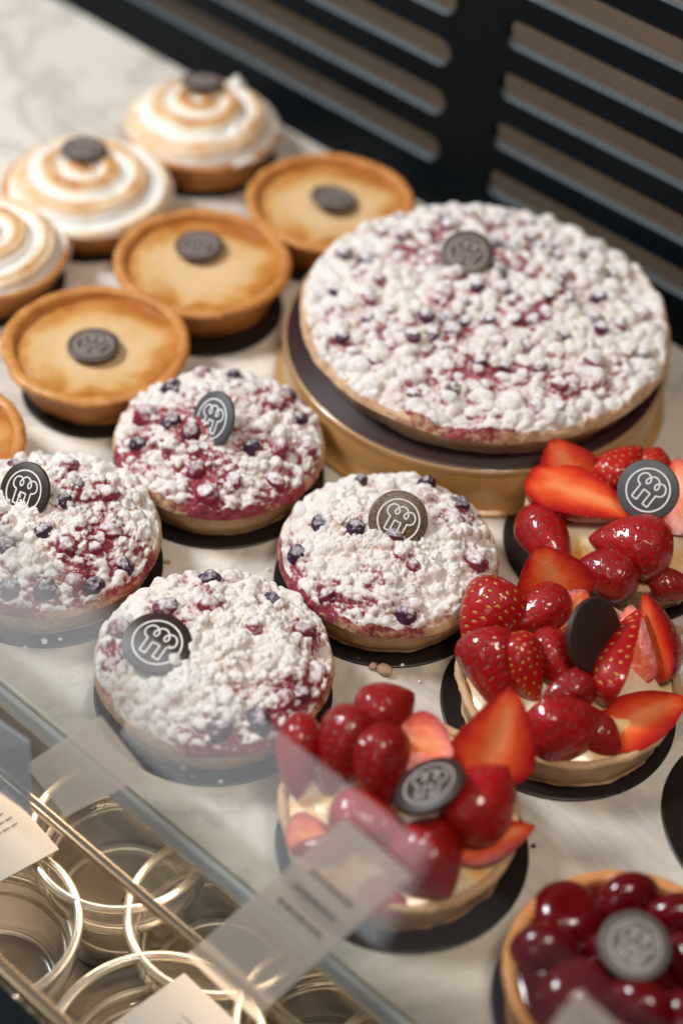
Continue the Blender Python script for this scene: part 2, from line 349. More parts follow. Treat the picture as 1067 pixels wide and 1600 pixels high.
# ------------------------------------------------------------------ chocolate medallions
def ribbon(path, wd, closed=False):
    V = []; F = []; n = len(path); P = [Vector((*p, 0)) for p in path]
    for i in range(n):
        a = P[(i-1) % n] if (closed or i) else P[0]; b = P[(i+1) % n] if (closed or i < n-1) else P[-1]
        t = (b-a); t = t.normalized() if t.length > 1e-9 else Vector((1, 0, 0)); q = Vector((-t.y, t.x, 0))*wd/2
        V += [P[i]-q, P[i]+q, P[i]+q*.8+Vector((0, 0, .012)), P[i]-q*.8+Vector((0, 0, .012))]
    for i in range(n if closed else n-1):
        j = (i+1) % n
        for k in range(4): F.append((4*i+k, 4*j+k, 4*j+(k+1) % 4, 4*i+(k+1) % 4))
    return V, F
def emblem_mesh(wd=.055):
    ring = [(math.cos(t)*.70, math.sin(t)*.70) for t in np.linspace(0, 2*np.pi, 72, endpoint=False)]
    half = [(-.44, 0), (-.60, .06), (-.70, .20), (-.69, .40), (-.56, .57), (-.38, .61), (-.22, .52), (-.14, .36), (-.20, .22), (-.30, .24), (-.33, .37), (-.25, .54), (-.12, .66), (0, .69)]
    hs = [tuple(q) for q in smoothprof(half, 6)]
    right = [(-x, y) for x, y in reversed(hs)][1:]
    legs = [(.44, -.66), (.17, -.66), (.17, -.08), (-.17, -.08), (-.17, -.66), (-.44, -.66)]
    fine = []
    P = hs+right+legs
    body = [(x*.70, y*.70) for x, y in P]
    # subdivide long straight runs so corners stay crisp
    out = []
    for i, p in enumerate(body):
        q = body[(i+1) % len(body)]; out.append(p); L = math.dist(p, q)
        if L > .08: out += [(p[0]+(q[0]-p[0])*t, p[1]+(q[1]-p[1])*t) for t in (.06, .94)]
    V, F = ribbon(ring, wd, True); V2, F2 = ribbon(out, wd*.95, True); k = len(V)
    return mesh('emblem', V+V2, F+[tuple(i+k for i in f) for f in F2], False)
EMB = emblem_mesh(); EMB2 = EMB.copy()
prof = [(0, -.09), (.93, -.09), (.985, -.06), (1, 0), (.985, .06), (.94, .085), (0, .09)]
MED = {k: lathe('chocolate_medallion', [(r, z) for r, z in prof], 64) for k in ('choc', 'choc_grey', 'choc_milk', 'choc_gold')}
def medallion(parent, u, v, z, nrm, rot, mat='choc', pr='print', R=.0143, emb=True, label=None):
    P = at(u, v, z); n = Vector(nrm).normalized(); y = (CU-n*CU.dot(n)).normalized(); x = y.cross(n)
    m = Matrix((x, y, n)).transposed().to_4x4() @ Matrix.Rotation(-R_(rot), 4, 'Z') @ Matrix.Scale(R, 4)
    m.translation = P
    o = link('chocolate_medallion', MED[mat], MAT[mat], parent); o.matrix_local = Matrix.Translation(-parent.location) @ m
    if emb:
        e = link('emblem', EMB if pr == 'print' else EMB2, MAT[pr], o); e.location = (0, 0, .088)
    if label: o['label'] = label
    return o
TOCAM = -fwd

# ------------------------------------------------------------------ cake boards
GB = 'round black boards under the small tarts'
BM = lathe('cake_board', smoothprof([(0, .0012), (.0535, .0012)], 3)+[(.0546, .0010), (.0548, .0006), (.0546, 0), (0, 0)], 128)
def board(loc, label, s=1.0):
    o = link('cake_board', BM, MAT['board'], None, (loc[0], loc[1], 0)); o.scale = (s, s, 1); return tag(o, label, 'cake board', GB)

# ------------------------------------------------------------------ crumble tarts
def crumble_mesh(R, zr, h, seed, nc, rc, nr, nt, spots=(), flat=.0, stain_amt=.0, cs=1.0, big=False):
    """heap of crumbs: a polar height field made of many overlapping lumps"""
    g = np.random.default_rng(seed)
    q = np.linspace(0, 1, nr)**.9; t = np.linspace(0, 2*np.pi, nt, endpoint=False)
    rr, tt = np.meshgrid(q, t, indexing='ij'); wv = 1+.012*vnoise(np.stack([np.cos(tt).ravel()*5, np.sin(tt).ravel()*5, 0*tt.ravel()], -1), seed+60).reshape(tt.shape)+.008*vnoise(np.stack([np.cos(tt).ravel()*14, np.sin(tt).ravel()*14, 0*tt.ravel()], -1), seed+61).reshape(tt.shape)
    X = (rr*R*wv*np.cos(tt)).ravel(); Y = (rr*R*wv*np.sin(tt)).ravel(); r = rr.ravel()
    dome = lambda x, y: zr+h*np.clip(1-(np.hypot(x, y)/R)**(2.2 if not big else 4), 0, 1)
    P2 = np.stack([X, Y, 0*X], -1)
    base_ = dome(X, Y)+(.0026*vnoise(P2*70, seed)+.0016*vnoise(P2*170, seed+3)+.0008*vnoise(P2*420, seed+4))*(1-.6*(np.hypot(X, Y)/R)**4)-.0002
    Z = base_.copy(); lump = np.zeros_like(Z)
    wx = (.0007*vnoise(P2*300, seed+41)+.00025*vnoise(P2*800, seed+43))*(.4 if big else 1); wy = (.0007*vnoise(P2*300, seed+42)+.00025*vnoise(P2*800, seed+44))*(.4 if big else 1)
    Xw, Yw = X+wx, Y+wy
    for i in range(nc):
        a = g.uniform(0, 2*np.pi); d = R*np.sqrt(g.uniform(0, 1))*.99; cx, cy = d*np.cos(a), d*np.sin(a)
        s = rc[0]+(rc[1]-rc[0])*g.uniform(0, 1)**(2.2 if not big else 1.2)
        s = min(s, max(.0008, (R*1.015-d)*.95)+.0007)
        m = np.flatnonzero((np.abs(Xw-cx) < s*1.3) & (np.abs(Yw-cy) < s*1.3))
        if not len(m): continue
        ax = g.uniform(.8, 1.25); an = g.uniform(0, np.pi); ux = (Xw[m]-cx)*np.cos(an)+(Yw[m]-cy)*np.sin(an); uy = -(Xw[m]-cx)*np.sin(an)+(Yw[m]-cy)*np.cos(an)
        dd = s*s-np.abs(ux*ax)**2-(uy/ax)**2; ok = dd > 0; m = m[ok]; dd = dd[ok]
        ic = m[np.argmax(dd)]; zz = base_[ic]+s*g.uniform(-.75, -.05)+np.sqrt(dd)*1.0; up_ = zz > Z[m]; Z[m[up_]] = zz[up_]
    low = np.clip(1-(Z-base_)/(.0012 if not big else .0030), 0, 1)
    Q = np.stack([X, Y, Z], -1)
    dz = (.6 if big else 1)*.00040*vnoise(Q*1300, seed+7)+.00055*vnoise(Q*560, seed+8)
    # keep the outer ring tucked inside the crust
    edge = np.clip((1-r)/.05, 0, 1); edge = np.sqrt(1-(1-edge)**2); Z = (Z+dz*edge)*edge+(zr-.0035)*(1-edge)
    st = .5+.5*(vnoise(P2*38, seed+20)*.8+vnoise(P2*90, seed+21)*.5)+stain_amt
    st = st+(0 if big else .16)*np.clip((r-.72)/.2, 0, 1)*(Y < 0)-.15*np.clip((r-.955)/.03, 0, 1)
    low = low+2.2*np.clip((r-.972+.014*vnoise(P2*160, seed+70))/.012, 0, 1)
    for (bx, by, bs) in spots: st = st+.55*np.exp(-((X-bx)**2+(Y-by)**2)/(bs*1.5)**2)
    V = np.stack([X, Y, Z], -1); F = grid_faces(nr, nt)
    return mesh('crumble_topping', V, F, attrs={'stain': st, 'low': low}), (X, Y, Z, r)
def berry_meshes():
    out = []
    for k in range(6):
        bm = bmesh.new(); bmesh.ops.create_icosphere(bm, subdivisions=4, radius=1); V = np.array([v.co for v in bm.verts])
        n = vnoise(V*1.7, k)*.13+vnoise(V*4.2, k+30)*.07+vnoise(V*10, k+50)*.025
        for v, s in zip(bm.verts, n): v.co *= 1+s
        me = bpy.data.meshes.new('berry'); bm.to_mesh(me); bm.free(); me.polygons.foreach_set('use_smooth', [True]*len(me.polygons)); out.append(me)
    return out
BER = berry_meshes(); BER2 = [m.copy() for m in BER]
def shell_prof(R, Rb, h, th=.0035, inner=.006):
    return smoothprof([(Rb*.3, 0), (Rb*.97, 0), (Rb+.001, .0012)], 2)+smoothprof([(Rb+.001, .0012), (Rb+(R-Rb)*.55, h*.5), (R-.0006, h*.86), (R, h*.95), (R-th*.35, h+.0005), (R-th*.8, h), (R-th, h-.0012), (R-th-.001, h-inner)], 5)
def dome_prof(R, Rb, h):
    return smoothprof([(Rb*.3, 0), (Rb*.96, 0), (Rb, .0012)], 2)+smoothprof([(Rb, .0012), (Rb+(R-Rb)*.6, h*.45), (R-.0005, h*.82), (R, h*.93), (R-.0012, h+.0002), (R-.005, h+.001), (R-.009, h)], 5)
def surface_z(F, x, y):
    X, Y, Z, r = F; i = np.argmin((X-x)**2+(Y-y)**2); return Z[i]
def crumble_tart(name, label, cat, loc, R, Rb, hc, h, seed, mat='crumble', nb=15, group=None, stain=0., berries=None, bmat='berry', big=False, nc=1100, rc=(.0006, .0042), res=(150, 460), brad=(.0044, .0066), lift=0.):
    root = thing(name, label, cat, loc, group)
    link('pastry_shell', lathe('pastry_shell', dome_prof(R, Rb, hc), 220, .0015, 90, seed), MAT['crust'], root)
    g = np.random.default_rng(seed+99); pts = []
    for (u, v) in (berries or []):
        p = at(u, v, loc[2]+hc+h*.8); q = Vector((p.x-loc[0], p.y-loc[1])); q *= min(1, R*.86/max(q.length, 1e-6))
        if all(math.dist(q, o_) > brad[1]*1.3 for o_ in pts): pts.append((q.x, q.y))
    tries = 0
    while len(pts) < nb and tries < 4000:
        tries += 1; a = g.uniform(0, 6.283); d = R*.90*math.sqrt(g.uniform(0, 1)); p = (d*math.cos(a), d*math.sin(a))
        if all(math.dist(p, q) > brad[1]*2.0 for q in pts): pts.append(p)
    sizes = [g.uniform(*brad) for _ in pts]
    me, F = crumble_mesh(R+.0009, hc+.0006, h, seed, nc, rc, res[0], res[1], stain_amt=stain, big=big, spots=[(x, y, s) for (x, y), s in zip(pts, sizes)])
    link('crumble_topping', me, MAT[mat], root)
    for (x, y), s in zip(pts, sizes):
        z = surface_z(F, x, y)
        b = link('berry', (BER if bmat == 'berry' else BER2)[g.integers(6)], MAT[bmat], root, (x, y, z-s*g.uniform(.2, .6)+lift)); b.scale = (s*g.uniform(.9, 1.15), s, s*g.uniform(.75, .95)); b.rotation_euler = tuple(g.uniform(0, 6.28, 3))
    return root

def put(u, v, z): p = at(u, v, z); return (p.x, p.y)
GT = 'small sugar-dusted berry crumble tartlets'
def lo(p, z=.0014): return (p[0], p[1], z)
pG, pH, pE, pF = put(343, 692, .022), put(76, 832, .022), put(607, 863, .022), put(335, 1031, .022)
boards = [(pG, 'black board under the berry tartlet beside the caramel tarts', 1.0), (pH, 'black board under the berry tartlet at the left edge', 1.0),
          (pE, 'black board under the berry tartlet in the middle', 1.0), (pF, 'black board under the nearest berry tartlet', 1.0)]
tG = crumble_tart('berry_crumble_tartlet', 'berry crumble tartlet farthest back, purple juice on its right side, beside the gold stand', 'tartlet', lo(pG), .0530, .0450, .0215, .0175, 11, nb=20, group=GT, stain=-.03,
                  berries=[(365, 740), (372, 770), (318, 782), (487, 690), (468, 640), (300, 620), (440, 742), (395, 600)])
tH = crumble_tart('berry_crumble_tartlet', 'berry crumble tartlet cut off by the left edge, thick smooth sugar on top', 'tartlet', lo(pH), .0535, .0460, .0215, .0175, 12, nb=19, group=GT, stain=-.18,
                  berries=[(172, 826), (105, 855), (116, 893), (70, 905), (164, 915), (95, 940), (40, 940), (6, 918), (146, 848), (8, 850)])
tE = crumble_tart('berry_crumble_tartlet', 'berry crumble tartlet in the middle carrying a glittering bronze medallion', 'tartlet', lo(pE), .0528, .0455, .0215, .0165, 13, mat='crumble_b', nb=13, group=GT, stain=-.07,
                  berries=[(556, 832), (468, 853), (478, 866), (500, 925), (640, 955), (545, 820)])
tF = crumble_tart('berry_crumble_tartlet', 'nearest berry crumble tartlet, dark medallion lying on its left side', 'tartlet', lo(pF), .0535, .0460, .0215, .0175, 14, nb=14, group=GT, stain=-.12,
                  berries=[(190, 975), (205, 985), (445, 1078), (478, 1068), (410, 1115), (345, 1145), (165, 1020), (500, 1035), (260, 950)])
medallion(tG, 334, 655, .0455, (TOCAM+Vector((-.95, 0, .1))), 20, 'choc_grey', label='pale grey chocolate medallion turned to the left')
medallion(tH, 40, 768, .0440, (TOCAM+Vector((-.55, 0, .1))), 18, 'choc')
medallion(tE, 622, 813, .0440, (TOCAM+Vector((.1, 0, .1))), 29, 'choc_gold')
medallion(tF, 246, 1006, .0405, (TOCAM+Vector((.10, .35, 1.0))), 33, 'choc', R=.0156)

# ------------------------------------------------------------------ big tart on its gold stand
cB = (.0640, .7760)
st = thing('cake_stand', 'round gold cake stand with a dark board under the big tart', 'cake stand', (*cB, 0))
link('gold_base', lathe('gold_base', smoothprof([(.02, 0), (.101, 0), (.1035, .002)], 3)+[(.1035, .010), (.1035, .0275), (.1030, .0282), (.02, .0282)], 160), MAT['gold'], st)
link('clear_rim', lathe('clear_rim', [(.1036, .0265), (.1046, .0275), (.1048, .0295), (.1040, .0306), (.1025, .0306), (.1022, .0296)], 160), MAT['clear'], st)
link('dark_board', lathe('dark_board', [(.01, .0285), (.1018, .0285), (.1021, .0292), (.1018, .0300), (.01, .0300)], 160), MAT['brownboard'], st)
bt = crumble_tart('large_berry_crumble_tart', 'large round berry crumble tart thick with icing sugar on the gold stand', 'tart', (cB[0]+.0035, cB[1]-.001, .0303), .0985, .0890, .018, .0080, 21, mat='crumble_b', nb=95, bmat='berry_b', big=True, nc=1050, rc=(.0028, .0062), res=(230, 760), brad=(.0036, .005), stain=-.02, lift=.0008)
medallion(bt, 730, 396, .0665, (TOCAM+Vector((-.05, .3, .35))), 22, 'choc_milk', 'print_dim')

# ------------------------------------------------------------------ caramel custard tarts
GC = 'flat golden custard tarts'
def custard_tart(p, label, seed, med, R=.0497):
    p = (p[0]*1.0113, p[1]*1.0113); R *= 1.012
    root = thing('custard_tart', label, 'custard tart', (*p, .0014), GC, 0)
    link('pastry_shell', lathe('pastry_shell', shell_prof(R, .0375, .0245, .0062, .0060), 160, .0020, 50, seed), MAT['crust_gold'], root)
    V = []; nr, nt = 40, 120; q = np.linspace(0, 1, nr); t = np.linspace(0, 2*np.pi, nt, endpoint=False); rr, tt = np.meshgrid(q*(R-.0066), t, indexing='ij')
    X = (rr*np.cos(tt)).ravel(); Y = (rr*np.sin(tt)).ravel(); Z = .0195+.0012*vnoise(np.stack([X*40, Y*40, 0*X], -1), seed)+.002*(rr.ravel()/R)**6
    f = link('custard_filling', mesh('custard_filling', np.stack([X, Y, Z], -1), grid_faces(nr, nt)), MAT['filling'], root)
    if med: medallion(root, med[0], med[1], .0250, (med[2], med[3], 1), med[4], 'choc_milk', 'print_dim', R=.0141)
    return root
pA, pB_, pC, pD = (-.1367, .7428), (-.0893, .8222), (-.0224, .8907), (-.2085, .6572)
custard_tart(pA, 'custard tart with pale centre and a chip in its rim, left behind the berry tartlets', 31, (147, 540, 0, 0, 20))
custard_tart(pB_, 'custard tart with an orange glazed band, in the middle of the three', 32, (312, 384, 0, 0, 20))
custard_tart(pC, 'custard tart touching the vent panel side, just behind the big tart', 33, (522, 310, .15, .1, 30))
custard_tart(pD, 'custard tart cut off at the left edge, only its rim in view', 34, None)
boards += [(pA, 'black board under the custard tart with the pale centre', .74), (pB_, 'black board under the middle custard tart', .84), (pC, 'black board under the custard tart behind the big tart', .76), (pD, 'black board under the custard tart at the left edge', .80)]

# ------------------------------------------------------------------ meringue tarts
GM = 'toasted meringue swirl tarts'
def meringue_tart(p, label, seed, R, ht, med, turn=0., peaks=()):
    root = thing('meringue_tart', label, 'meringue tart', (*p, .0014), GM)
    link('pastry_shell', lathe('pastry_shell', shell_prof(R, .038, .0215, .004, .005), 140, .0010, 60, seed), MAT['crust_gold'], root)
    nr, nt = 110, 260; q = np.linspace(0, 1, nr); t = np.linspace(0, 2*np.pi, nt, endpoint=False); rr, tt = np.meshgrid(q, t, indexing='ij'); rr = rr.ravel(); tt = tt.ravel()
    ph = rr*3.1+tt/(2*np.pi)+turn; fr = ph-np.floor(ph); ridge = np.abs(np.sin(np.pi*fr))**.7
    Rm = R*1.0; dome = ht*np.clip(1-rr**2.9, 0, 1)
    P = np.stack([rr*np.cos(tt)*3, rr*np.sin(tt)*3, 0*rr+seed], -1)
    z = .0198+dome+.00045*np.sin(fr*2*np.pi*3.5)*np.clip(rr*4, 0, 1)+(.0042*ridge-.002)*np.clip((1-rr)/.05, 0, 1)*np.clip(rr/.12, .3, 1)+.0013*vnoise(P*1.4, seed)+.0004*vnoise(P*6, seed)
    rad = Rm*rr*(1+.05*(ridge-.5)*rr)
    rg = .15+.95*np.clip(np.sin(np.pi*fr)-.25, 0, 1)*(1-.3*rr)+.25*(1-rr)
    link('meringue_swirl', mesh('meringue_swirl', np.stack([rad*np.cos(tt), rad*np.sin(tt), z], -1), grid_faces(nr, nt), attrs={'ridge': rg}), MAT['meringue'], root)
    for (u, v, zz, s) in peaks:
        pk = at(u, v, zz); me = lathe('meringue_peak', smoothprof([(.0001, 1.25), (.25, 1.0), (.6, .55), (.95, 0), (.8, -.6), (.1, -.9)], 5), 32, .05, 2, seed)
        o = link('meringue_peak', me, MAT['meringue'], root, pk-root.location); o.scale = (s, s, s)
    if med: medallion(root, med[0], med[1], med[2], (med[3], med[4], 1), 10, 'choc_milk', 'print_dim', R=.0136)
    return root
m1, m2, m3 = put(316, 206, .018), put(138, 300, .018), put(-28, 396, .018)
meringue_tart(m1, 'toasted meringue tart farthest back against the black panel, with white tips', 41, .0480, .0200, (317, 128, .0440, 0, .25), .2, ((370, 132, .038, .0055), (368, 212, .031, .0065)))
meringue_tart(m2, 'toasted meringue tart in front of the farthest one, medallion on top', 42, .0500, .0145, (132, 233, .0388, 0, .05), .55)
meringue_tart(m3, 'toasted meringue tart cut off by the left edge of the photo', 43, .0500, .0145, None, .1)
boards += [(m1, 'black board under the meringue tart farthest back', .85), (m2, 'black board under the second meringue tart', .85), (m3, 'black board under the meringue tart at the left edge', .85)]

# ------------------------------------------------------------------ strawberry tarts
def half_berry(seed, blunt=.75, sharp=1.0):
    """half a strawberry: z from stem (0) to tip (1), cut face towards +y, width 1"""
    nt, nz = 40, 56; V = []; uv = []; ed = []; mi = []
    zs = (1-np.cos(np.linspace(0, np.pi, nz)))/2; ph = np.linspace(math.pi, 2*math.pi, nt)
    rad = .5*np.sin(np.pi*np.clip(zs, 0, 1)**blunt)**.70
    bend = .05*math.sin(seed*2.1)
    for i, z in enumerate(zs):
        for p in ph:
            n = vnoise(np.array([[z*3, p*1.2, seed]]), seed)[0]*.06+vnoise(np.array([[z*7, p*2.6, seed]]), seed+4)[0]*.025
            r = rad[i]*(1+n); V.append((r*math.cos(p)+bend*math.sin(3.1*z), r*math.sin(p), z)); uv.append(((p-math.pi)*2.6*max(.35, rad[i]*2), z*10)); ed.append(1)
    F = [tuple(f) for f in grid_faces(nz, nt, False)]; mi += [0]*len(F); off = len(V); nx = 15
    for i, z in enumerate(zs):
        a = Vector(V[i*nt]); b = Vector(V[i*nt+nt-1])
        for k in range(nx):
            t = k/(nx-1); p = a.lerp(b, t); e = abs(2*t-1); ez = abs(2*z-1)
            core = max(e, ez**3)
            hollow = .030*(1-e*e)*math.sin(math.pi*min(1, max(0, z)))-.05*math.exp(-((e/.25)**2+((z-.38)/.3)**2))
            V.append((p.x, hollow if 0 < k < nx-1 else 0, p.z)); uv.append((0, 0)); ed.append(core)
    G = grid_faces(nz, nx, False, off)[:, ::-1]; F += [tuple(f) for f in G]; mi += [1]*len(G)
    me = mesh('strawberry_half', V, F, uv=uv, attrs={'edge': ed}, midx=mi); me.materials.append(MAT['straw']); me.materials.append(MAT['flesh']); return me
HB = [half_berry(1, .60), half_berry(2, .54), half_berry(3, .66), half_berry(4, .72)]
def strawberry(root, stem, tip, wd, face, kind=0, thick=.9, label=None):
    a = at(*stem); b = at(*tip); ax = b-a; L = ax.length; zc = ax.normalized(); f = {'cam': TOCAM, 'skin': -TOCAM, 'up': Vector((0, -.15, 1)), 'down': Vector((0, 0, -1)), 'left': -CX*.8+TOCAM*.35, 'right': CX*.8+TOCAM*.35,
        'sl': -CX-TOCAM*.3, 'sr': CX-TOCAM*.3, 'back': Vector((0, 1, -.2)), 'camup': TOCAM+Vector((0, 0, .9))}[face]
    y = (f-zc*f.dot(zc)).normalized(); x = y.cross(zc)
    a = a-zc*L*.03; L *= 1.06; wd *= 1.2
    m = Matrix((x, y, zc)).transposed().to_4x4() @ Matrix.Diagonal((wd, wd*thick*.9, L, 1)); m.translation = a
    o = link('strawberry_half', HB[kind], [], root); o.matrix_local = Matrix.Translation(-root.location) @ m
    if label: o['label'] = label
    return o
GS = 'strawberry custard tartlets'
def straw_tart(p, label, seed, R, items, **kw):
    root = thing('strawberry_tartlet', label, 'strawberry tartlet', (*p, .0014), GS)
    link('pastry_shell', lathe('pastry_shell', shell_prof(R, .0455, .021, .0042, .004), 200, .0018, 75, seed), MAT['crust_plain'], root)
    nr, nt = 60, 140; q = np.linspace(0, 1, nr); t = np.linspace(0, 2*np.pi, nt, endpoint=False); rr, tt = np.meshgrid(q, t, indexing='ij'); rr = rr.ravel(); tt = tt.ravel(); Rr = R-.0034
    X = Rr*rr*np.cos(tt); Y = Rr*rr*np.sin(tt); P = np.stack([X*55, Y*55, 0*X], -1)
    Z = .0185+.009*(1-rr**2.6)+.0016*vnoise(P, seed)*(1-rr**4)+.0007*vnoise(P*3, seed+1)*(1-rr**6)
    link('custard_cream', mesh('custard_cream', np.stack([X, Y, Z], -1), grid_faces(nr, nt)), MAT['custard'], root)
    for it in items: strawberry(root, *it)
    return root
s1, s2, s3 = (.1415, .6575), (.1095, .5480), (.0355, .4665)
tS1 = straw_tart(s1, 'strawberry tartlet farthest back, standing grey medallion with printed emblem', 51, .0515, [
    ((893, 775, .030), (864, 688, .052), .030, 'cam', 1, .7), ((828, 745, .040), (988, 805, .040), .0265, 'up', 0, 1.05),
    ((826, 798, .028), (884, 898, .024), .0205, 'skin', 2, 1.1), ((1046, 868, .032), (922, 842, .033), .0270, 'skin', 0, 1.1),
    ((995, 912, .026), (898, 885, .028), .0225, 'skin', 3, 1.1), ((935, 765, .032), (1000, 700, .045), .0200, 'skin', 2, 1.0),
    ((1010, 740, .034), (1030, 700, .044), .018, 'skin', 3, 1.0), ((1090, 830, .030), (1058, 718, .048), .0290, 'cam', 0, .8), ((1010, 908, .022), (1090, 922, .022), .014, 'skin', 2, .9),
    ((1120, 880, .028), (1150, 800, .035), .024, 'skin', 2, .9)])
medallion(tS1, 1012, 766, .052, (TOCAM+Vector((-.2, 0, .0))), 38, 'choc_grey', R=.0149)
tS2 = straw_tart(s2, 'strawberry tartlet in the middle row, plain dark medallion showing its back', 52, .0515, [
    ((868, 950, .030), (842, 856, .055), .0330, 'cam', 1, .6), ((800, 920, .040), (728, 1010, .026), .0265, 'skin', 0, 1.1),
    ((884, 930, .040), (800, 985, .034), .0190, 'skin', 2, 1.1), ((752, 988, .040), (782, 1108, .024), .0250, 'skin', 1, 1.1),
    ((803, 990, .044), (838, 1096, .026), .0180, 'skin', 0, 1.2), ((846, 985, .040), (892, 1088, .028), .0170, 'skin', 2, 1.1),
    ((870, 985, .034), (915, 925, .046), .0200, 'cam', 2, .9), ((1032, 1064, .026), (1006, 930, .050), .0230, 'left', 2, 1.0),
    ((950, 1098, .030), (1000, 955, .046), .0235, 'sr', 1, 1.1), ((815, 1140, .028), (945, 1125, .028), .0300, 'back', 3, 1.0),
    ((925, 1070, .034), (850, 1092, .034), .0160, 'skin', 2, 1.0), ((990, 1068, .024), (985, 948, .044), .0220, 'cam', 0, .9), ((905, 1130, .024), (968, 1175, .022), .0180, 'skin', 2, .9), ((938, 1155, .024), (1068, 1092, .026), .0235, 'up', 3, .9)])
medallion(tS2, 927, 992, .050, (TOCAM+Vector((.85, 0, .05))), 8, 'choc', emb=False, R=.0170)
tS3 = straw_tart(s3, 'nearest strawberry tartlet, partly behind the glass, medallion leaning among the berries', 53, .0515, [
    ((472, 1116, .044), (464, 1246, .026), .0170, 'skin', 3, 1.2), ((560, 1105, .052), (515, 1240, .028), .0200, 'skin', 0, 1.2),
    ((596, 1132, .050), (598, 1266, .028), .0225, 'skin', 0, 1.2), ((560, 1125, .046), (645, 1085, .052), .0220, 'skin', 3, 1.1),
    ((618, 1150, .048), (706, 1178, .046), .0230, 'camup', 3, .9), ((752, 1215, .038), (800, 1080, .068), .0300, 'cam', 1, .7),
    ((700, 1300, .030), (790, 1200, .050), .0290, 'skin', 3, 1.1), ((708, 1330, .028), (832, 1292, .030), .0160, 'up', 2, 1.0),
    ((520, 1262, .034), (648, 1310, .032), .0210, 'skin', 0, 1.1), ((640, 1290, .034), (700, 1400, .024), .0290, 'skin', 3, 1.1), ((448, 1300, .026), (520, 1310, .024), .0155, 'camup', 2, .8),
    ((560, 1395, .020), (640, 1420, .018), .0150, 'skin', 2, .8), ((545, 1330, .026), (455, 1330, .022), .0120, 'skin', 2, .8)])
medallion(tS3, 672, 1228, .054, Vector((-.45, .15, .80)), -20, 'choc', 'print_dim', R=.0155)
boards += [((.1371, .6564), 'black board under the strawberry tartlet farthest back', 1.0), ((.1076, .5486), 'black board under the strawberry tartlet of the middle row', 1.0), ((.0383, .4637), 'black board under the nearest strawberry tartlet', 1.0),
           (put(1225, 1290, 0), 'empty-looking black board cut off by the right edge of the photo', 1.0)]

# ------------------------------------------------------------------ cherry tart
cc = (.129, .3925)
ch = thing('cherry_tart', 'glazed dark cherry tart in the bottom right corner with a metallic medallion', 'cherry tart', (*cc, .0014))
link('pastry_shell', lathe('pastry_shell', shell_prof(.0505, .045, .024, .0055, .006), 160, .0012, 60, 61), MAT['crust_red'], ch)
link('jelly', lathe('jelly', smoothprof([(.0450, .0195), (.044, .0225), (.035, .0235), (.001, .0235)], 6), 120, .0008, 70, 3), MAT['jelly'], ch)
bm = bmesh.new(); bmesh.ops.create_icosphere(bm, subdivisions=5, radius=1)
for v in bm.verts:
    v.co *= 1-.16*math.exp(-((v.co-Vector((0, 0, 1))).length/.35)**2)+.02*math.sin(v.co.x*3+v.co.y*2)
CHM = bpy.data.meshes.new('cherry'); bm.to_mesh(CHM); bm.free(); CHM.polygons.foreach_set('use_smooth', [True]*len(CHM.polygons)); CHM.materials.append(MAT['cherry'])
for k, (u, v, s) in enumerate([(890, 1412, .0125), (985, 1395, .0125), (855, 1478, .0128), (912, 1545, .0140), (1060, 1420, .0125), (1010, 1560, .0135), (880, 1625, .013), (960, 1625, .0135), (1080, 1500, .013), (1085, 1590, .013), (960, 1480, .010)]):
    p = at(u, v, .030); o = link('cherry', CHM, [], ch, (p.x-cc[0], p.y-cc[1], .0200)); o.scale = (s*1.22, s*1.22, s*.85)
    o.rotation_euler = (k, k*2, k*3)
MED['metal'] = MED['choc'].copy(); MED['metal'].materials.clear(); MAT['metal'] = m_choc('pewter_coloured_chocolate', (.10, .09, .075), rough=.4); EMB3 = EMB.copy()
medallion(ch, 991, 1478, .0395, Vector((0, -.25, 1)), 33, 'metal', 'print_dim', R=.0143)
boards.append((cc, 'black board under the cherry tart in the corner', .96))

for p, lab, s in boards: board(p, lab, s)

# ------------------------------------------------------------------ loose crumbs
def crumb(u, v, s, mat, label):
    p = at(u, v, s*.5); o = link('pastry_crumb', BER[random.randrange(6)].copy(), [], None, (p.x, p.y, s*.6)); o.data.materials.clear(); o.data.materials.append(MAT[mat]); o.scale = (s, s*.8, s*.65); o.rotation_euler = (0, 0, random.random()*6)
    return tag(o, label, 'crumb', 'crumbs fallen from the tarts')
crumb(601, 1047, .0037, 'crumb', 'larger tan crumb on the marble in front of the middle berry tartlet')
crumb(583, 1041, .0022, 'crumb', 'small pinkish crumb beside the larger tan one on the marble')
crumb(288, 1198, .0022, 'white', 'white sugar crumb at the foot of the nearest berry tartlet')
crumb(70, 1003, .0019, 'white', 'white crumb on the board of the left edge berry tartlet')
crumb(568, 1011, .0016, 'crumb', 'tiny crumb on the board of the middle berry tartlet')
crumb(262, 878, .0016, 'crumb', 'tiny orange crumb on the marble between two berry tartlets')
crumb(95, 1000, .0013, 'white', 'fleck of sugar on the board of the left edge berry tartlet')
crumb(700, 985, .0012, 'crumb', 'tiny crumb at the right foot of the middle berry tartlet')
crumb(215, 985, .0014, 'white', 'fleck of sugar between the left edge and nearest berry tartlets')
crumb(560, 1030, 0.0010, 'white', 'sugar fleck left of the larger tan crumb')
crumb(628, 1040, 0.0012, 'white', 'sugar fleck right of the larger tan crumb')
crumb(420, 890, 0.0010, 'white', 'sugar fleck between the two middle berry tartlets')
crumb(690, 1020, 0.0009, 'white', 'sugar fleck by the right rim of the middle black board')
crumb(300, 1215, 0.0010, 'white', 'sugar fleck below the white crumb of the nearest berry tartlet')
crumb(345, 1222, 0.0012, 'white', 'sugar fleck at the front of the nearest black board')
crumb(395, 1212, 0.0009, 'white', 'sugar fleck at the front right of the nearest black board')
crumb(150, 1015, 0.0011, 'white', 'sugar fleck in front of the left edge berry tartlet')
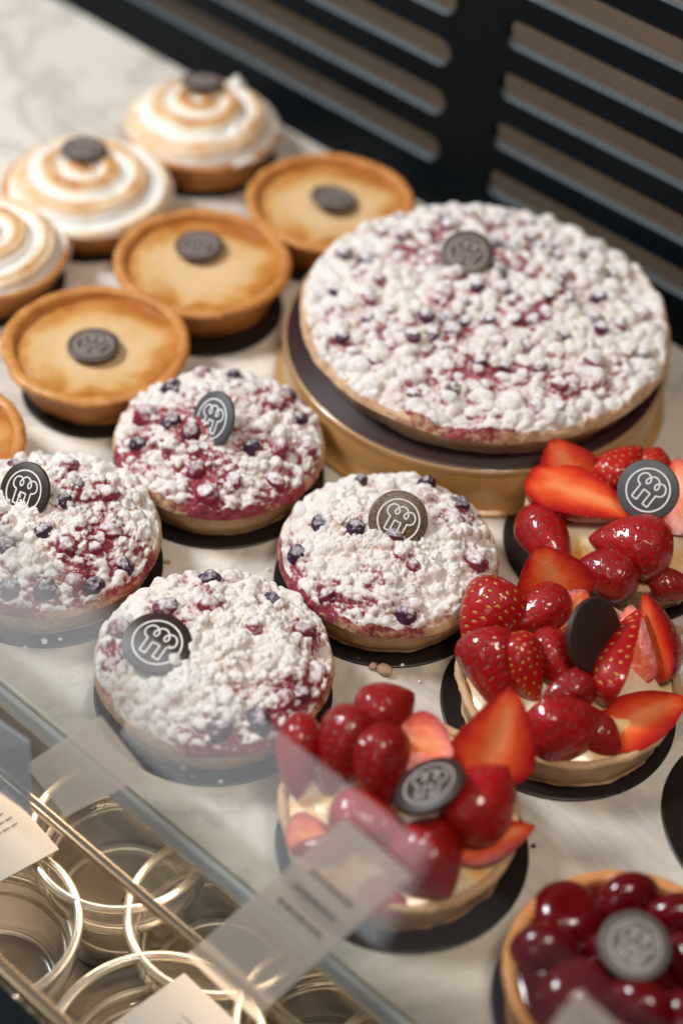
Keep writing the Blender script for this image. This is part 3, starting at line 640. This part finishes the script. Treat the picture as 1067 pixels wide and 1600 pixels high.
crumb(40, 1012, 0.0012, 'white', 'sugar fleck at the very left edge in front of the tartlet')
crumb(655, 1065, 0.0009, 'white', 'sugar fleck on the bare marble near the nearest strawberry tartlet')
crumb(833, 1322, .0012, 'board', 'tiny dark crumb beside the nearest strawberry tartlet')
crumb(1058, 985, .0030, 'crumb', 'orange crumb at the right edge behind the middle strawberry tartlet')

# ------------------------------------------------------------------ lower tier in front: rails, glass guard, jars, price cards
def on_case(P, q, z=None): return P
RZ = -.020
rail_a = at(180, 1365, RZ)
def bar(name, P, a, b, w_, h_, mat, label, cat, bev=.0012):
    o = link(name, box_mesh(name, a, b, -w_/2, w_/2, -h_/2, h_/2, bev), MAT[mat], None, P); o.rotation_euler = (0, 0, ANG); return tag(o, label, cat)
bar('brass_rail', rail_a, -.5, .5, .0045, .005, 'rail', 'slim polished rail carrying the glass guard in front of the marble', 'rail')
rail_b = at(45, 1552, RZ)
bar('front_rail', rail_b, -.5, .6, .0060, .006, 'rail', 'bright brass strip in the lower left corner', 'rail')
fb = at(10, 1580, RZ)
bar('black_frame', fb+Vector((0, 0, -.006)), -.5, .6, .012, .016, 'black', 'black metal frame strip outside the brass strip', 'frame')
bar('shelf_trim', FRONT-N*.0035+Vector((0, 0, -.004)), -1.0, 1.0, .003, .011, 'trim', 'glassy pale strip along the front edge of the marble', 'trim')
# slanted glass guard leaning in over the pastries
TH = R_(70); UPV = N*math.cos(TH)+Vector((0, 0, math.sin(TH))); GN = N*-math.sin(TH)+Vector((0, 0, math.cos(TH)))
GP = rail_a+Vector((0, 0, .004))
def on_glass(u, v, off=0.): return cross_plane(u, v, GP+GN*off, GN)
def sheet(name, corners, mat, parent=None, th=.0008):
    n = (corners[1]-corners[0]).cross(corners[3]-corners[0]).normalized()*th; V = list(corners)+[c+n for c in corners]
    F = [(3, 2, 1, 0), (4, 5, 6, 7)]+[(i, (i+1) % 4, (i+1) % 4+4, i+4) for i in range(4)]
    return link(name, mesh(name, V, F, False), MAT[mat], parent)
top_len = (on_glass(330, 1060)-GP).dot(UPV)
gg = thing('glass_guard', 'slanted clear glass guard rising from the rail over the front pastries', 'glass guard', GP, rz=0)
a, b = -.5, .6
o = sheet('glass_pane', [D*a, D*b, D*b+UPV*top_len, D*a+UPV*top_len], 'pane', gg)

# price cards, and translucent sheets imitating their reflections in the glass
def card(name, corners, mat, label, lines=0, shield=False, dots=False):
    """corners: bottom left, bottom right, top right, top left, in world space"""
    c0 = corners[0]; root = thing(name, label, 'price card', c0, 'price cards on the glass guard'); L = [c-c0 for c in corners]
    sheet('card_sheet', L, mat, root)
    n = (L[1]-L[0]).cross(L[3]-L[0]).normalized(); n = n if n.dot(TOCAM) > 0 else -n
    P = lambda s, t, o=.0012: L[0].lerp(L[1], s).lerp(L[3].lerp(L[2], s), t)+n*o
    V = []; F = []
    def q(s0, s1, t0, t1):
        k = len(V); V.extend([P(s0, t0), P(s1, t0), P(s1, t1), P(s0, t1)]); F.append((k, k+1, k+2, k+3))
    for i in range(lines):
        t = .72-.10*i; s = .2
        while s < .75: w2 = random.uniform(.03, .09); q(s, s+w2, t, t+.018); s += w2+.025
    if dots:
        q(.12, .135, .3, .7); q(.12, .8, .3, .31)
    if shield:
        for s0, s1, t0, t1 in ((.30, .70, .66, .675), (.30, .315, .42, .67), (.685, .70, .42, .67), (.36, .64, .55, .60), (.38, .62, .47, .50), (.33, .67, .80, .86)): q(s0, s1, t0, t1)
    if V: link('printed_text', mesh('printed_text', V, F, False), MAT['ink'], root)
    return root
gc = lambda u, v: on_glass(u, v, .0012)
card('price_card', [gc(292, 1492), gc(400, 1592), gc(645, 1368), gc(540, 1278)], 'acetate', 'long translucent sheet imitating a price card reflection in front of the nearest strawberry tartlet', lines=3)
card('price_card', [gc(42, 1195), gc(105, 1275), gc(232, 1212), gc(158, 1118)], 'acetate', 'small faded translucent sheet imitating a card reflection left of the glass cups', lines=0)
low = lambda u, v, z: at(u, v, z)
card('price_card', [low(-20, 1390, -.055), low(93, 1328, -.052), low(10, 1232, -.052), low(-110, 1300, -.055)], 'paper', 'ivory price card at the left edge below the blue one', lines=3)
card('price_card', [low(150, 1618, -.055), low(288, 1520, -.052), low(385, 1612, -.052), low(245, 1720, -.055)], 'paper', 'ivory price card with a printed shield at the bottom of the photo', lines=0, shield=True)
card('price_card', [gc(860, 1600), gc(930, 1665), gc(975, 1612), gc(905, 1548)], 'acetate', 'translucent sheet imitating a card reflection over the cherry tart at the bottom edge', lines=2)
card('price_card', [low(-60, 1190, .02), low(50, 1272, .0), low(47, 1158, .05), low(-60, 1085, .06)], 'bluecard', 'pale blue translucent card standing at the left edge')

# glass cups on the lower deck
GJ = 'glass dessert cups on the lower deck'
def cup_mesh(R, h):
    return smoothprof([(.001, 0), (R*.62, 0), (R*.72, .003), (R*.80, h*.35), (R*.86, h*.62), (R*.93, h*.66), (R*.99, h*.8), (R, h)], 5)+smoothprof([(R, h), (R*.99, h+.0012), (R-.0022, h), (R*.96-.002, h*.8), (R*.89-.0022, h*.67), (R*.83-.002, h*.62), (R*.76-.002, h*.35), (R*.66, .0035), (.001, .003)], 5)
CUP = lathe('glass_cup', cup_mesh(.043, .075), 96)
CRM = lathe('cream', smoothprof([(.001, .018), (.024, .0175), (.0295, .018), (.0285, .006), (.001, .005)], 5), 64, .0008, 80, 3)
def cup(u, v, label, s=1.0, rim=-.056):
    p = at(u, v, rim); z0 = -.1299; root = thing('dessert_cup', label, 'glass cup', (p.x, p.y, z0), GJ); root.scale = (s, s, s*((rim-z0)/.075)/s)
    link('cup_glass', CUP, MAT['jar'], root); link('dessert', CRM, MAT['cream'], root)
    for rr_, zz, w_ in ((.0418, .0740, .0021), (.0385, .052, .0019), (.0350, .045, .0012), (.030, .018, .0018)):
        link('moulded_ring', lathe('moulded_ring', [(rr_+w_*math.cos(t), zz+w_*math.sin(t)) for t in np.linspace(0, 2*np.pi, 13)], 96), MAT['ring'], root)
cup(-25, 1440, 'glass dessert cup at the left edge with bright rings')
cup(245, 1640, 'glass dessert cup at the bottom beside the shield card', 1.1)
cup(190, 1300, 'glass dessert cup behind the slim rail, nearest the marble at the left')
cup(345, 1425, 'glass dessert cup behind the slim rail beside the long translucent card')
cup(520, 1600, 'glass dessert cup at the bottom right of the long translucent card')
cup(660, 1700, 'glass dessert cup below the bottom edge near the cherry tart')
